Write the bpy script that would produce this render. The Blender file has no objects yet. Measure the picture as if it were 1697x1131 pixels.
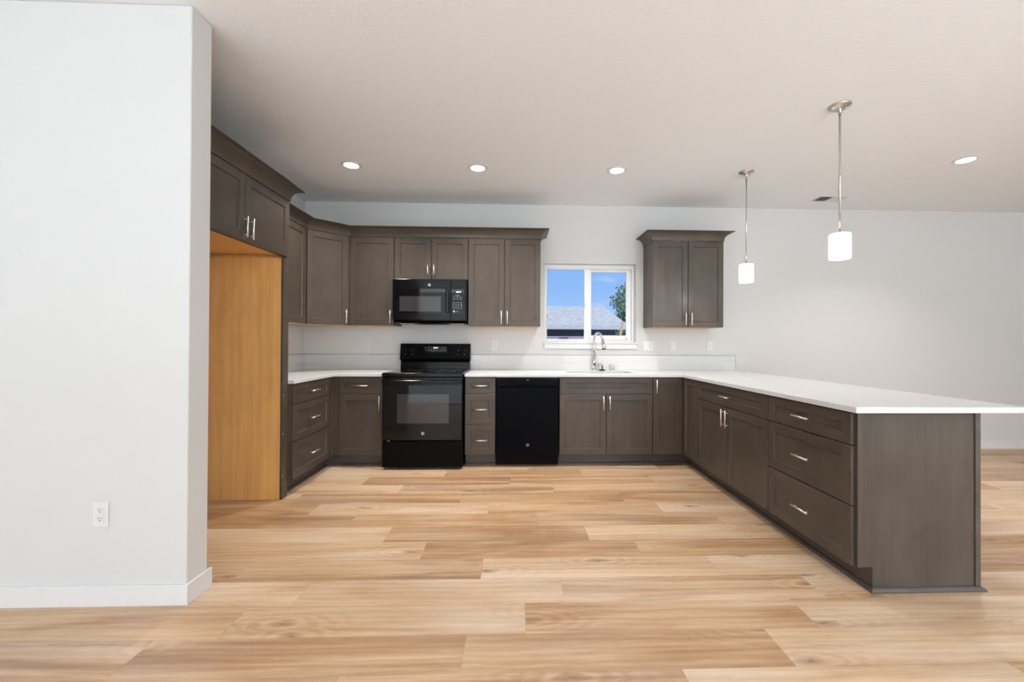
import bpy, bmesh, math, random
from mathutils import Vector, Matrix
R = math.radians
C = bpy.context.scene.collection
scene = bpy.context.scene

# ------------------------------------------------------------------ camera
F_PX, CX, CY = 698.65, 877.38, 564.58
yaw, pitch, roll = 0.0338, 0.0059, 0.0049
CAM_Y, CAM_Z = -4.7097, 1.199
cd = bpy.data.cameras.new('camera'); cam = bpy.data.objects.new('camera', cd); C.objects.link(cam)
cd.sensor_fit = 'HORIZONTAL'; cd.sensor_width = 36.0
cd.lens = F_PX / 1697 * 36.0
cd.shift_x = (848.5 - CX) / 1697; cd.shift_y = (CY - 565.5) / 1697
cd.clip_start = 0.02; cd.clip_end = 300
def cam_basis():
    # camera-space axes (right, down, forward) expressed in world space
    cr, sr = math.cos(roll), math.sin(roll)
    cp, sp = math.cos(pitch), math.sin(pitch)
    cy, sy = math.cos(yaw), math.sin(yaw)
    def w(a, b, y):                       # a right, b down, y forward (after roll)
        a, b = cr * a + sr * b, -sr * a + cr * b
        x, y, z = a, y, -b
        y, z = cp * y - sp * z, sp * y + cp * z
        x, y = cy * x + sy * y, -sy * x + cy * y
        return Vector((x, y, z))
    return w(1, 0, 0), w(0, 1, 0), w(0, 0, 1)
rt, dn, fw = cam_basis()
up = -dn; bk = -fw
cam.matrix_world = Matrix(((rt.x, up.x, bk.x, 0), (rt.y, up.y, bk.y, CAM_Y), (rt.z, up.z, bk.z, CAM_Z), (0, 0, 0, 1)))
scene.camera = cam

# ------------------------------------------------------------------ view
scene.view_settings.view_transform = 'Standard'
scene.view_settings.look = 'None'
scene.view_settings.gamma = 1
scene.view_settings.exposure = 0.0
scene.view_settings.use_curve_mapping = False

# ------------------------------------------------------------------ world (clear blue sky with a thin cloud)
wd = bpy.data.worlds.new('sky'); scene.world = wd; wd.use_nodes = True
nt = wd.node_tree; nt.nodes.clear()
def N(tree, kind, **kw):
    n = tree.nodes.new(kind)
    for k, v in kw.items():
        if k.startswith('i_'): n.inputs[k[2:]].default_value = v
        else: setattr(n, k, v)
    return n
tc = N(nt, 'ShaderNodeTexCoord'); sep = N(nt, 'ShaderNodeSeparateXYZ'); nt.links.new(tc.outputs['Generated'], sep.inputs[0])
rmp = N(nt, 'ShaderNodeValToRGB'); nt.links.new(sep.outputs['Z'], rmp.inputs[0])
e = rmp.color_ramp.elements
e[0].position = 0.0; e[0].color = (0.50, 0.72, 1.0, 1)
e[1].position = 0.6; e[1].color = (0.10, 0.26, 0.72, 1)
m = rmp.color_ramp.elements.new(0.12); m.color = (0.30, 0.54, 1.0, 1)
mp = N(nt, 'ShaderNodeMapping'); mp.inputs['Scale'].default_value = (3.2, 3.2, 9)
nt.links.new(tc.outputs['Generated'], mp.inputs[0])
nz = N(nt, 'ShaderNodeTexNoise'); nz.inputs['Scale'].default_value = 2.2; nz.inputs['Detail'].default_value = 6
nt.links.new(mp.outputs[0], nz.inputs['Vector'])
cr_ = N(nt, 'ShaderNodeValToRGB'); cr_.color_ramp.elements[0].position = .60; cr_.color_ramp.elements[1].position = .95
nt.links.new(nz.outputs[0], cr_.inputs[0])
mx = N(nt, 'ShaderNodeMix', data_type='RGBA'); nt.links.new(cr_.outputs[0], mx.inputs[0]); nt.links.new(rmp.outputs[0], mx.inputs[6])
mx.inputs[7].default_value = (0.85, 0.9, 1.0, 1)
bg = N(nt, 'ShaderNodeBackground'); nt.links.new(mx.outputs[2], bg.inputs[0]); bg.inputs[1].default_value = 1.0
wo = N(nt, 'ShaderNodeOutputWorld'); nt.links.new(bg.outputs[0], wo.inputs[0])

# ------------------------------------------------------------------ sun, daylight at the rear windows, added ceiling uplights
def lamp(name, kind, loc, rot, energy, color=(1, 1, 1), **kw):
    d = bpy.data.lights.new(name, kind); d.energy = energy; d.color = color
    for k, v in kw.items(): setattr(d, k, v)
    o = bpy.data.objects.new(name, d); C.objects.link(o); o.location = loc; o.rotation_euler = rot
    return o
lamp('sun', 'SUN', (0, -20, 30), (R(32), 0, R(-14)), 3.0, (1, .96, .9), angle=R(.6))
Y_REAR = -9.2
# daylight in the window and door openings of the rear wall: skylight coming in level, plus added uplights for ground bounce, aimed at the ceiling
for dx, dzc, sx, sy, e0, e1 in ((-4.7, 1.35, 2.3, 1.6, 14, 60), (-1.75, 1.1, 1.9, 1.9, 32, 130), (3.2, 1.45, 2.5, 1.4, 70, 420)):
    lamp('skylight_at_window', 'AREA', (dx, Y_REAR + .02, dzc), (R(90), 0, 0), e0, (1, .985, .965), shape='RECTANGLE', size=sx, size_y=sy)
    lamp('uplight_at_window', 'AREA', (dx, Y_REAR + .10, dzc - .2), (R(176), 0, 0), e1, (.86, .93, 1), shape='RECTANGLE', size=sx, size_y=sy * .6)

# ------------------------------------------------------------------ mesh helpers
class MB:
    def __init__(s): s.v = []; s.f = []; s.m = []; s.mi = 0; s.sm = []; s.smooth = False
    def mat(s, i): s.mi = i; return s
    def face(s, pts):
        b = len(s.v); s.v += [tuple(p) for p in pts]; s.f.append(tuple(range(b, b + len(pts)))); s.m.append(s.mi); s.sm.append(s.smooth)
    def box(s, x0, x1, y0, y1, z0, z1):
        b = len(s.v)
        s.v += [(x0, y0, z0), (x1, y0, z0), (x1, y1, z0), (x0, y1, z0), (x0, y0, z1), (x1, y0, z1), (x1, y1, z1), (x0, y1, z1)]
        for q in ((0, 3, 2, 1), (4, 5, 6, 7), (0, 1, 5, 4), (1, 2, 6, 5), (2, 3, 7, 6), (3, 0, 4, 7)):
            s.f.append(tuple(b + i for i in q)); s.m.append(s.mi); s.sm.append(False)
        return s
    def cyl(s, p0, p1, r0, r1=None, n=16, cap=True):
        if r1 is None: r1 = r0
        p0 = Vector(p0); p1 = Vector(p1); d = (p1 - p0).normalized()
        a = Vector((1, 0, 0)) if abs(d.x) < .9 else Vector((0, 1, 0))
        u = d.cross(a).normalized(); w = d.cross(u)
        b = len(s.v)
        for p, r in ((p0, r0), (p1, r1)):
            for i in range(n):
                t = 2 * math.pi * i / n; s.v.append(tuple(p + u * r * math.cos(t) + w * r * math.sin(t)))
        for i in range(n):
            j = (i + 1) % n; s.f.append((b + i, b + j, b + n + j, b + n + i)); s.m.append(s.mi); s.sm.append(True)
        if cap:
            s.f.append(tuple(b + i for i in reversed(range(n)))); s.f.append(tuple(b + n + i for i in range(n)))
            s.m += [s.mi] * 2; s.sm += [False] * 2
        return s
    def tube(s, pts, r, n=14):
        pts = [Vector(p) for p in pts]; rs = r if isinstance(r, (list, tuple)) else [r] * len(pts)
        b = len(s.v); prev = None
        for i, p in enumerate(pts):
            d = (pts[min(i + 1, len(pts) - 1)] - pts[max(i - 1, 0)]).normalized()
            if prev is None:
                a = Vector((1, 0, 0)) if abs(d.x) < .9 else Vector((0, 1, 0)); u = d.cross(a).normalized()
            else: u = (prev - d * prev.dot(d)).normalized()
            prev = u; w = d.cross(u)
            for k in range(n):
                t = 2 * math.pi * k / n; s.v.append(tuple(p + u * rs[i] * math.cos(t) + w * rs[i] * math.sin(t)))
        for i in range(len(pts) - 1):
            for k in range(n):
                j = (k + 1) % n; s.f.append((b + i * n + k, b + i * n + j, b + (i + 1) * n + j, b + (i + 1) * n + k)); s.m.append(s.mi); s.sm.append(True)
        s.f.append(tuple(b + k for k in reversed(range(n)))); s.f.append(tuple(b + (len(pts) - 1) * n + k for k in range(n)))
        s.m += [s.mi] * 2; s.sm += [False] * 2
        return s
    def lathe(s, prof, c=(0, 0, 0), n=32, axis='Z'):
        b = len(s.v)
        for r, h in prof:
            for k in range(n):
                t = 2 * math.pi * k / n; x, y, z = r * math.cos(t), r * math.sin(t), h
                if axis == 'Y': x, y, z = x, h, y
                s.v.append((c[0] + x, c[1] + y, c[2] + z))
        for i in range(len(prof) - 1):
            for k in range(n):
                j = (k + 1) % n; s.f.append((b + i * n + k, b + i * n + j, b + (i + 1) * n + j, b + (i + 1) * n + k)); s.m.append(s.mi); s.sm.append(True)
        return s
    def prism(s, poly, z0, z1):
        b = len(s.v); n = len(poly)
        s.v += [(x, y, z0) for x, y in poly] + [(x, y, z1) for x, y in poly]
        s.f.append(tuple(b + i for i in reversed(range(n)))); s.f.append(tuple(b + n + i for i in range(n))); s.m += [s.mi] * 2; s.sm += [False] * 2
        for i in range(n):
            j = (i + 1) % n; s.f.append((b + i, b + j, b + n + j, b + n + i)); s.m.append(s.mi); s.sm.append(False)
        return s
    def slab(s, xs, ys, mask, z0, z1):
        nx, ny = len(xs) - 1, len(ys) - 1
        on = lambda i, j: 0 <= i < nx and 0 <= j < ny and mask(i, j)
        for i in range(nx):
            for j in range(ny):
                if not on(i, j): continue
                a, b, c, d = xs[i], xs[i + 1], ys[j], ys[j + 1]
                s.face([(a, c, z1), (b, c, z1), (b, d, z1), (a, d, z1)]); s.face([(a, d, z0), (b, d, z0), (b, c, z0), (a, c, z0)])
                if not on(i - 1, j): s.face([(a, d, z0), (a, c, z0), (a, c, z1), (a, d, z1)])
                if not on(i + 1, j): s.face([(b, c, z0), (b, d, z0), (b, d, z1), (b, c, z1)])
                if not on(i, j - 1): s.face([(a, c, z0), (b, c, z0), (b, c, z1), (a, c, z1)])
                if not on(i, j + 1): s.face([(b, d, z0), (a, d, z0), (a, d, z1), (b, d, z1)])
        return s
    def build(s, name, mats, parent=None, bevel=0, seg=2, merge=True, loc=None, rot=None, fix=False):
        me = bpy.data.meshes.new(name)
        me.from_pydata(s.v, [], s.f)
        if not isinstance(mats, (list, tuple)): mats = [mats]
        for mm in mats: me.materials.append(mm)
        for p, i, sm in zip(me.polygons, s.m, s.sm): p.material_index = i; p.use_smooth = sm
        if merge or fix:
            bm = bmesh.new(); bm.from_mesh(me); bmesh.ops.remove_doubles(bm, verts=bm.verts, dist=1e-5)
            if fix: bmesh.ops.recalc_face_normals(bm, faces=bm.faces)
            bm.to_mesh(me); bm.free()
        me.update()
        o = bpy.data.objects.new(name, me); C.objects.link(o)
        if parent: o.parent = parent
        if loc: o.location = loc
        if rot is not None: o.rotation_euler = rot
        if bevel:
            md = o.modifiers.new('bevel', 'BEVEL'); md.width = bevel; md.segments = seg; md.limit_method = 'ANGLE'; md.angle_limit = R(40)
        return o
def tag(o, label, cat, group=None):
    o['label'] = label; o['category'] = cat
    if group: o['group'] = group
    return o
def empty(name, loc, rz=0, label=None, cat=None, group=None):
    o = bpy.data.objects.new(name, None); C.objects.link(o); o.location = loc; o.rotation_euler = (0, 0, rz); o.empty_display_size = .1
    if label: tag(o, label, cat, group)
    return o
def struct(o): o['kind'] = 'structure'; return o
def copy_tree(o, parent=None):
    c = o.copy(); C.objects.link(c)
    if parent: c.parent = parent
    for ch in list(o.children): copy_tree(ch, c)
    return c
def text_mesh(txt, size, depth=.0004):
    cu = bpy.data.curves.new('t', 'FONT'); cu.body = txt; cu.size = size; cu.extrude = depth; cu.align_x = 'CENTER'; cu.align_y = 'CENTER'
    o = bpy.data.objects.new('t', cu); C.objects.link(o)
    dg = bpy.context.evaluated_depsgraph_get(); me = bpy.data.meshes.new_from_object(o.evaluated_get(dg))
    bpy.data.objects.remove(o); bpy.data.curves.remove(cu)
    return me
def text_obj(name, txt, size, mat, parent, loc):
    me = text_mesh(txt, size); me.materials.clear(); me.materials.append(mat)
    o = bpy.data.objects.new(name, me); C.objects.link(o); o.parent = parent; o.location = loc; o.rotation_euler = (R(90), 0, 0)
    return o

# ------------------------------------------------------------------ materials
def mat(name, col, rough=.5, metal=0, spec=.5, coat=0, bump=None, emit=None):
    mt = bpy.data.materials.new(name); mt.use_nodes = True; t = mt.node_tree; b = t.nodes['Principled BSDF']
    b.inputs['Base Color'].default_value = (*col, 1); b.inputs['Roughness'].default_value = rough; b.inputs['Metallic'].default_value = metal
    b.inputs['Specular IOR Level'].default_value = spec; b.inputs['Coat Weight'].default_value = coat; b.inputs['Coat Roughness'].default_value = .05
    if emit: b.inputs['Emission Color'].default_value = (*emit[0], 1); b.inputs['Emission Strength'].default_value = emit[1]
    c = N(t, 'ShaderNodeTexCoord'); n = N(t, 'ShaderNodeTexNoise'); t.links.new(c.outputs['Object'], n.inputs['Vector'])
    n.inputs['Scale'].default_value = bump[0] if bump else 30; n.inputs['Detail'].default_value = 3
    if bump:
        bp = N(t, 'ShaderNodeBump'); bp.inputs['Strength'].default_value = bump[1]; bp.inputs['Distance'].default_value = bump[2]
        t.links.new(n.outputs[0], bp.inputs['Height']); t.links.new(bp.outputs[0], b.inputs['Normal'])
    else:
        mr = N(t, 'ShaderNodeMapRange'); mr.inputs['To Min'].default_value = max(rough - .03, 0); mr.inputs['To Max'].default_value = rough + .03
        t.links.new(n.outputs[0], mr.inputs[0]); t.links.new(mr.outputs[0], b.inputs['Roughness'])
    return mt
def wood(name, c1, c2, c3, horiz=False, rough=.36, gscale=1.0, vary=.06, rings=0.0):
    mt = bpy.data.materials.new(name); mt.use_nodes = True; t = mt.node_tree; b = t.nodes['Principled BSDF']; L = t.links.new
    c = N(t, 'ShaderNodeTexCoord'); info = N(t, 'ShaderNodeObjectInfo')
    add = N(t, 'ShaderNodeVectorMath', operation='ADD'); mul = N(t, 'ShaderNodeMath', operation='MULTIPLY'); mul.inputs[1].default_value = 37
    L(info.outputs['Random'], mul.inputs[0]); L(c.outputs['Object'], add.inputs[0]); L(mul.outputs[0], add.inputs[1])
    def noise(sc, scale, detail, dist=0):
        m_ = N(t, 'ShaderNodeMapping'); m_.inputs['Scale'].default_value = (sc[2], sc[1], sc[0]) if horiz else sc
        L(add.outputs[0], m_.inputs[0]); n_ = N(t, 'ShaderNodeTexNoise'); n_.inputs['Scale'].default_value = scale * gscale
        n_.inputs['Detail'].default_value = detail; n_.inputs['Distortion'].default_value = dist; L(m_.outputs[0], n_.inputs['Vector']); return n_
    fine = noise((60, 60, 2.2), 1.6, 5, .3); broad = noise((5, 5, .8), 1.3, 3, .6); blotch = noise((3, 3, 2.5), 2.2, 2)
    r1 = N(t, 'ShaderNodeValToRGB'); el = r1.color_ramp.elements
    el[0].position = .3; el[0].color = (*c1, 1); el[1].position = .72; el[1].color = (*c3, 1); k = el.new(.5); k.color = (*c2, 1)
    mixn = N(t, 'ShaderNodeMix', data_type='FLOAT'); mixn.inputs[0].default_value = .55; L(fine.outputs[0], mixn.inputs[2]); L(broad.outputs[0], mixn.inputs[3])
    src = mixn.outputs[0]
    if rings:
        m_ = N(t, 'ShaderNodeMapping'); m_.inputs['Scale'].default_value = (7, 7, .55); L(add.outputs[0], m_.inputs[0])
        wv = N(t, 'ShaderNodeTexWave', wave_type='RINGS', rings_direction='Z'); wv.inputs['Scale'].default_value = .9; wv.inputs['Distortion'].default_value = 5; wv.inputs['Detail'].default_value = 3; wv.inputs['Detail Scale'].default_value = 1.2
        L(m_.outputs[0], wv.inputs['Vector'])
        m2 = N(t, 'ShaderNodeMix', data_type='FLOAT'); m2.inputs[0].default_value = rings; L(src, m2.inputs[2]); L(wv.outputs[1], m2.inputs[3]); src = m2.outputs[0]
    L(src, r1.inputs[0])
    hs = N(t, 'ShaderNodeHueSaturation'); L(r1.outputs[0], hs.inputs['Color'])
    mr = N(t, 'ShaderNodeMapRange'); mr.inputs['From Min'].default_value = .3; mr.inputs['From Max'].default_value = .7; mr.inputs['To Min'].default_value = 1 - vary * 1.6; mr.inputs['To Max'].default_value = 1 + vary * 1.6
    L(blotch.outputs[0], mr.inputs[0]); L(mr.outputs[0], hs.inputs['Value']); L(hs.outputs[0], b.inputs['Base Color'])
    b.inputs['Roughness'].default_value = rough; b.inputs['Specular IOR Level'].default_value = .28; b.inputs['Coat Weight'].default_value = .22 if rough > .4 else 0; b.inputs['Coat Roughness'].default_value = .2
    bp = N(t, 'ShaderNodeBump'); bp.inputs['Strength'].default_value = .12; bp.inputs['Distance'].default_value = .0008; L(fine.outputs[0], bp.inputs['Height']); L(bp.outputs[0], b.inputs['Normal'])
    return mt
WALL = mat('wall_paint', (.67, .668, .655), .75, spec=.25, bump=(140, .12, .002))
CEIL = mat('ceiling_paint', (.90, .915, .925), .85, spec=.2, bump=(55, .35, .004))
TRIM = mat('white_trim', (.745, .745, .735), .35)
VINYL = mat('white_vinyl', (.80, .80, .81), .3)
WV = wood('stained_maple', (.068, .053, .041), (.083, .0655, .051), (.098, .078, .061), rough=.42)
WH = wood('stained_maple_rail', (.066, .052, .040), (.080, .063, .049), (.095, .076, .060), horiz=True, rough=.42)
WDK = wood('stained_toe_kick', (.075, .062, .053), (.09, .075, .065), (.105, .089, .078), horiz=True, rough=.45)
MAPLE = wood('natural_maple', (.70, .36, .11), (.80, .44, .15), (.86, .52, .20), rough=.38, vary=.03, rings=.10)
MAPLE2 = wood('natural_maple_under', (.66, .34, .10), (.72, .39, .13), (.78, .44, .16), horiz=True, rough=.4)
CABW = mat('pale_cabinet_liner', (.72, .62, .50), .5)
QUARTZ = mat('white_quartz', (.74, .75, .76), .2, bump=None)
NICKEL = mat('brushed_nickel', (.62, .60, .57), .28, 1)
PULL = mat('satin_pull', (.92, .90, .87), .36, 1)
CHROME = mat('chrome', (.78, .79, .8), .07, 1)
STEEL = mat('stainless', (.55, .55, .55), .3, 1)
BLK = mat('black_enamel', (.004, .004, .005), .14, spec=.22)
BLKM = mat('black_satin', (.003, .003, .0035), .3, spec=.07)
BGLASS = mat('black_glass', (.003, .003, .004), .03, spec=.4)
DKGLASS = mat('dark_window_glass', (.035, .035, .036), .05, spec=.7)
BSS = mat('black_dishwasher_front', (.002, .0025, .004), .2, spec=.06)
GREYM = mat('emblem_silver', (.55, .55, .55), .3, .7)
INK = mat('printed_marks', (.35, .35, .35), .5)
LED = mat('led_digits', (.8, .85, .9), .4, emit=((.85, .95, 1), 2.2))
HOLE = mat('socket_hole', (.03, .03, .03), .6)
WPLAS = mat('white_plastic', (.73, .73, .73), .3)
UNDER_REFL = mat('mw_underside_reflection', (.75, .75, .73), .25)
LAMPE = mat('downlight_diffuser', (1, 1, 1), .4, emit=((1, .98, .95), 9))
SHADE = mat('opal_glass', (.95, .95, .95), .35, emit=((1, .99, .97), 2.6))
GRID = mat('vent_dark', (.24, .24, .23), .7)
SCREW = mat('screw_head', (.7, .68, .64), .35, 1)
RUBBER = mat('black_rubber', (.015, .015, .015), .5)
# glass panes: clear with a weak mirror
GL = bpy.data.materials.new('window_glass'); GL.use_nodes = True; t = GL.node_tree; t.nodes.clear()
a = N(t, 'ShaderNodeBsdfTransparent'); g = N(t, 'ShaderNodeBsdfGlossy'); g.inputs['Roughness'].default_value = .02
a.inputs[0].default_value = (.97, .98, .98, 1)
fr = N(t, 'ShaderNodeFresnel'); fr.inputs[0].default_value = 1.06; mxs = N(t, 'ShaderNodeMixShader'); out = N(t, 'ShaderNodeOutputMaterial')
t.links.new(fr.outputs[0], mxs.inputs[0]); t.links.new(a.outputs[0], mxs.inputs[1]); t.links.new(g.outputs[0], mxs.inputs[2]); t.links.new(mxs.outputs[0], out.inputs[0])

def tile_material():
    mt = bpy.data.materials.new('backsplash_tile'); mt.use_nodes = True; t = mt.node_tree; b = t.nodes['Principled BSDF']; L = t.links.new
    c = N(t, 'ShaderNodeTexCoord'); m_ = N(t, 'ShaderNodeMapping'); m_.inputs['Rotation'].default_value = (R(90), 0, 0); L(c.outputs['Object'], m_.inputs[0])
    sp = N(t, 'ShaderNodeSeparateXYZ'); L(c.outputs['Object'], sp.inputs[0]); cb = N(t, 'ShaderNodeCombineXYZ'); L(sp.outputs['X'], cb.inputs[0]); L(sp.outputs['Z'], cb.inputs[1])
    br = N(t, 'ShaderNodeTexBrick'); L(cb.outputs[0], br.inputs['Vector']); br.offset = .5; br.offset_frequency = 2; br.squash = 1
    br.inputs['Scale'].default_value = 1; br.inputs['Brick Width'].default_value = .3035; br.inputs['Row Height'].default_value = .0815
    br.inputs['Mortar Size'].default_value = .0013; br.inputs['Mortar Smooth'].default_value = .2
    br.inputs['Color1'].default_value = (.66, .67, .665, 1); br.inputs['Color2'].default_value = (.70, .705, .695, 1); br.inputs['Mortar'].default_value = (.84, .83, .81, 1)
    L(br.outputs[0], b.inputs['Base Color']); b.inputs['Roughness'].default_value = .18
    bp = N(t, 'ShaderNodeBump'); bp.inputs['Distance'].default_value = .0008; bp.inputs['Strength'].default_value = .5; bp.invert = True; L(br.outputs['Fac'], bp.inputs['Height']); L(bp.outputs[0], b.inputs['Normal'])
    return mt
TILE = tile_material()

def floor_material():
    mt = bpy.data.materials.new('oak_plank_floor'); mt.use_nodes = True; t = mt.node_tree; b = t.nodes['Principled BSDF']; L = t.links.new
    c = N(t, 'ShaderNodeTexCoord'); at = N(t, 'ShaderNodeAttribute'); at.attribute_name = 'plank'; at.attribute_type = 'GEOMETRY'
    sc = N(t, 'ShaderNodeVectorMath', operation='SCALE'); sc.inputs['Scale'].default_value = 40; L(at.outputs['Vector'], sc.inputs[0])
    ad = N(t, 'ShaderNodeVectorMath', operation='ADD'); L(c.outputs['Object'], ad.inputs[0]); L(sc.outputs[0], ad.inputs[1])
    sp = N(t, 'ShaderNodeSeparateXYZ'); L(at.outputs['Vector'], sp.inputs[0])
    def noise(s, scale, det, dist=0, rough=.55):
        m_ = N(t, 'ShaderNodeMapping'); m_.inputs['Scale'].default_value = s; L(ad.outputs[0], m_.inputs[0])
        n_ = N(t, 'ShaderNodeTexNoise'); n_.inputs['Scale'].default_value = scale; n_.inputs['Detail'].default_value = det; n_.inputs['Distortion'].default_value = dist; n_.inputs['Roughness'].default_value = rough
        L(m_.outputs[0], n_.inputs['Vector']); return n_
    band = noise((.6, 5.2, 1), 1.0, 4, 1.1); fine = noise((7, 120, 1), 1.3, 8, .6, .8); tone = noise((.9, 3.0, 1), 1.1, 3)
    m_ = N(t, 'ShaderNodeMapping'); m_.inputs['Scale'].default_value = (1.0, 11, 1); L(ad.outputs[0], m_.inputs[0])
    wv = N(t, 'ShaderNodeTexWave', wave_type='BANDS', bands_direction='Y'); wv.inputs['Scale'].default_value = .75; wv.inputs['Distortion'].default_value = 9; wv.inputs['Detail'].default_value = 3; wv.inputs['Detail Scale'].default_value = .9; wv.inputs['Detail Roughness'].default_value = .6
    L(m_.outputs[0], wv.inputs['Vector'])
    s1 = N(t, 'ShaderNodeMix', data_type='FLOAT'); s1.inputs[0].default_value = .32; L(band.outputs[0], s1.inputs[2]); L(fine.outputs[0], s1.inputs[3])
    s2 = N(t, 'ShaderNodeMix', data_type='FLOAT'); s2.inputs[0].default_value = .05; L(s1.outputs[0], s2.inputs[2]); L(wv.outputs[1], s2.inputs[3])
    # plank-wide tone
    s3 = N(t, 'ShaderNodeMath', operation='MULTIPLY_ADD'); L(sp.outputs['X'], s3.inputs[0]); s3.inputs[1].default_value = .17; 
    s4 = N(t, 'ShaderNodeMath', operation='SUBTRACT'); L(s2.outputs[0], s4.inputs[0]); s4.inputs[1].default_value = .095; L(s4.outputs[0], s3.inputs[2])
    rp = N(t, 'ShaderNodeValToRGB'); el = rp.color_ramp.elements
    el[0].position = .25; el[0].color = (.27, .14, .07, 1); el[1].position = .72; el[1].color = (.74, .57, .41, 1)
    for p_, c_ in ((.38, (.40, .225, .115)), (.48, (.53, .335, .19)), (.60, (.66, .465, .30))):
        q = el.new(p_); q.color = (*c_, 1)
    L(s3.outputs[0], rp.inputs[0])
    # greyer patches
    gm = N(t, 'ShaderNodeValToRGB'); gm.color_ramp.elements[0].position = .45; gm.color_ramp.elements[1].position = .68; L(tone.outputs[0], gm.inputs[0])
    gs = N(t, 'ShaderNodeMath', operation='MULTIPLY'); gs.inputs[1].default_value = .45; L(gm.outputs[0], gs.inputs[0])
    hs = N(t, 'ShaderNodeHueSaturation'); hs.inputs['Saturation'].default_value = .62; hs.inputs['Value'].default_value = 1.0; L(rp.outputs[0], hs.inputs['Color'])
    mx1 = N(t, 'ShaderNodeMix', data_type='RGBA'); L(gs.outputs[0], mx1.inputs[0]); L(rp.outputs[0], mx1.inputs[6]); L(hs.outputs[0], mx1.inputs[7])
    # knots
    mk = N(t, 'ShaderNodeMapping'); mk.inputs['Scale'].default_value = (1.3, 3.8, 1); L(ad.outputs[0], mk.inputs[0])
    kn = N(t, 'ShaderNodeTexNoise'); kn.inputs['Scale'].default_value = 9; L(mk.outputs[0], kn.inputs['Vector'])
    ka = N(t, 'ShaderNodeMix', data_type='VECTOR'); ka.inputs[0].default_value = .11; L(mk.outputs[0], ka.inputs[4]); L(kn.outputs['Color'], ka.inputs[5])
    vo = N(t, 'ShaderNodeTexVoronoi', voronoi_dimensions='2D'); vo.inputs['Scale'].default_value = 1.0; L(ka.outputs[1], vo.inputs['Vector'])
    vs = N(t, 'ShaderNodeSeparateColor'); L(vo.outputs['Color'], vs.inputs[0]); km = N(t, 'ShaderNodeMath', operation='GREATER_THAN'); km.inputs[1].default_value = .45; L(vs.outputs[0], km.inputs[0])
    # growth rings around the knots push the colour up and down a little
    rs_ = N(t, 'ShaderNodeMath', operation='MULTIPLY'); rs_.inputs[1].default_value = 75; L(vo.outputs['Distance'], rs_.inputs[0])
    rn = N(t, 'ShaderNodeMath', operation='SINE'); L(rs_.outputs[0], rn.inputs[0])
    rf = N(t, 'ShaderNodeMapRange'); rf.inputs['From Min'].default_value = .08; rf.inputs['From Max'].default_value = .5; rf.inputs['To Min'].default_value = .035; rf.inputs['To Max'].default_value = 0; L(vo.outputs['Distance'], rf.inputs[0])
    rm = N(t, 'ShaderNodeMath', operation='MULTIPLY'); L(rn.outputs[0], rm.inputs[0]); L(rf.outputs[0], rm.inputs[1])
    rk = N(t, 'ShaderNodeMath', operation='MULTIPLY_ADD'); L(rm.outputs[0], rk.inputs[0]); L(km.outputs[0], rk.inputs[1]); L(s3.outputs[0], rk.inputs[2])
    L(rk.outputs[0], rp.inputs[0])
    kr = N(t, 'ShaderNodeValToRGB'); kr.color_ramp.elements[0].position = .0; kr.color_ramp.elements[0].color = (.9, .9, .9, 1); kr.color_ramp.elements[1].position = .075; kr.color_ramp.elements[1].color = (0, 0, 0, 1); q = kr.color_ramp.elements.new(.03); q.color = (.45, .45, .45, 1)
    L(vo.outputs['Distance'], kr.inputs[0]); kx = N(t, 'ShaderNodeMath', operation='MULTIPLY'); L(kr.outputs[0], kx.inputs[0]); L(km.outputs[0], kx.inputs[1])
    mx2 = N(t, 'ShaderNodeMix', data_type='RGBA'); L(kx.outputs[0], mx2.inputs[0]); L(mx1.outputs[2], mx2.inputs[6]); mx2.inputs[7].default_value = (.19, .10, .055, 1)
    # seams from the plank's own coordinates
    uv = N(t, 'ShaderNodeUVMap'); uv.uv_map = 'UVMap'; su = N(t, 'ShaderNodeSeparateXYZ'); L(uv.outputs[0], su.inputs[0])
    def edge(o_, lim):
        n1 = N(t, 'ShaderNodeMath', operation='LESS_THAN'); n1.inputs[1].default_value = lim; L(o_, n1.inputs[0]); return n1
    e1 = edge(su.outputs['X'], .0016); e2 = edge(su.outputs['Y'], .0016); mxx = N(t, 'ShaderNodeMath', operation='MAXIMUM'); L(e1.outputs[0], mxx.inputs[0]); L(e2.outputs[0], mxx.inputs[1])
    sf = N(t, 'ShaderNodeMath', operation='MULTIPLY'); sf.inputs[1].default_value = .38; L(mxx.outputs[0], sf.inputs[0])
    mx3 = N(t, 'ShaderNodeMix', data_type='RGBA'); L(sf.outputs[0], mx3.inputs[0]); L(mx2.outputs[2], mx3.inputs[6]); mx3.inputs[7].default_value = (.16, .09, .05, 1)
    L(mx3.outputs[2], b.inputs['Base Color'])
    b.inputs['Roughness'].default_value = .38; b.inputs['Specular IOR Level'].default_value = .45
    bp = N(t, 'ShaderNodeBump'); bp.inputs['Strength'].default_value = .15; bp.inputs['Distance'].default_value = .0012; L(fine.outputs[0], bp.inputs['Height']); L(bp.outputs[0], b.inputs['Normal'])
    return mt
FLOOR = floor_material()

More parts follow.
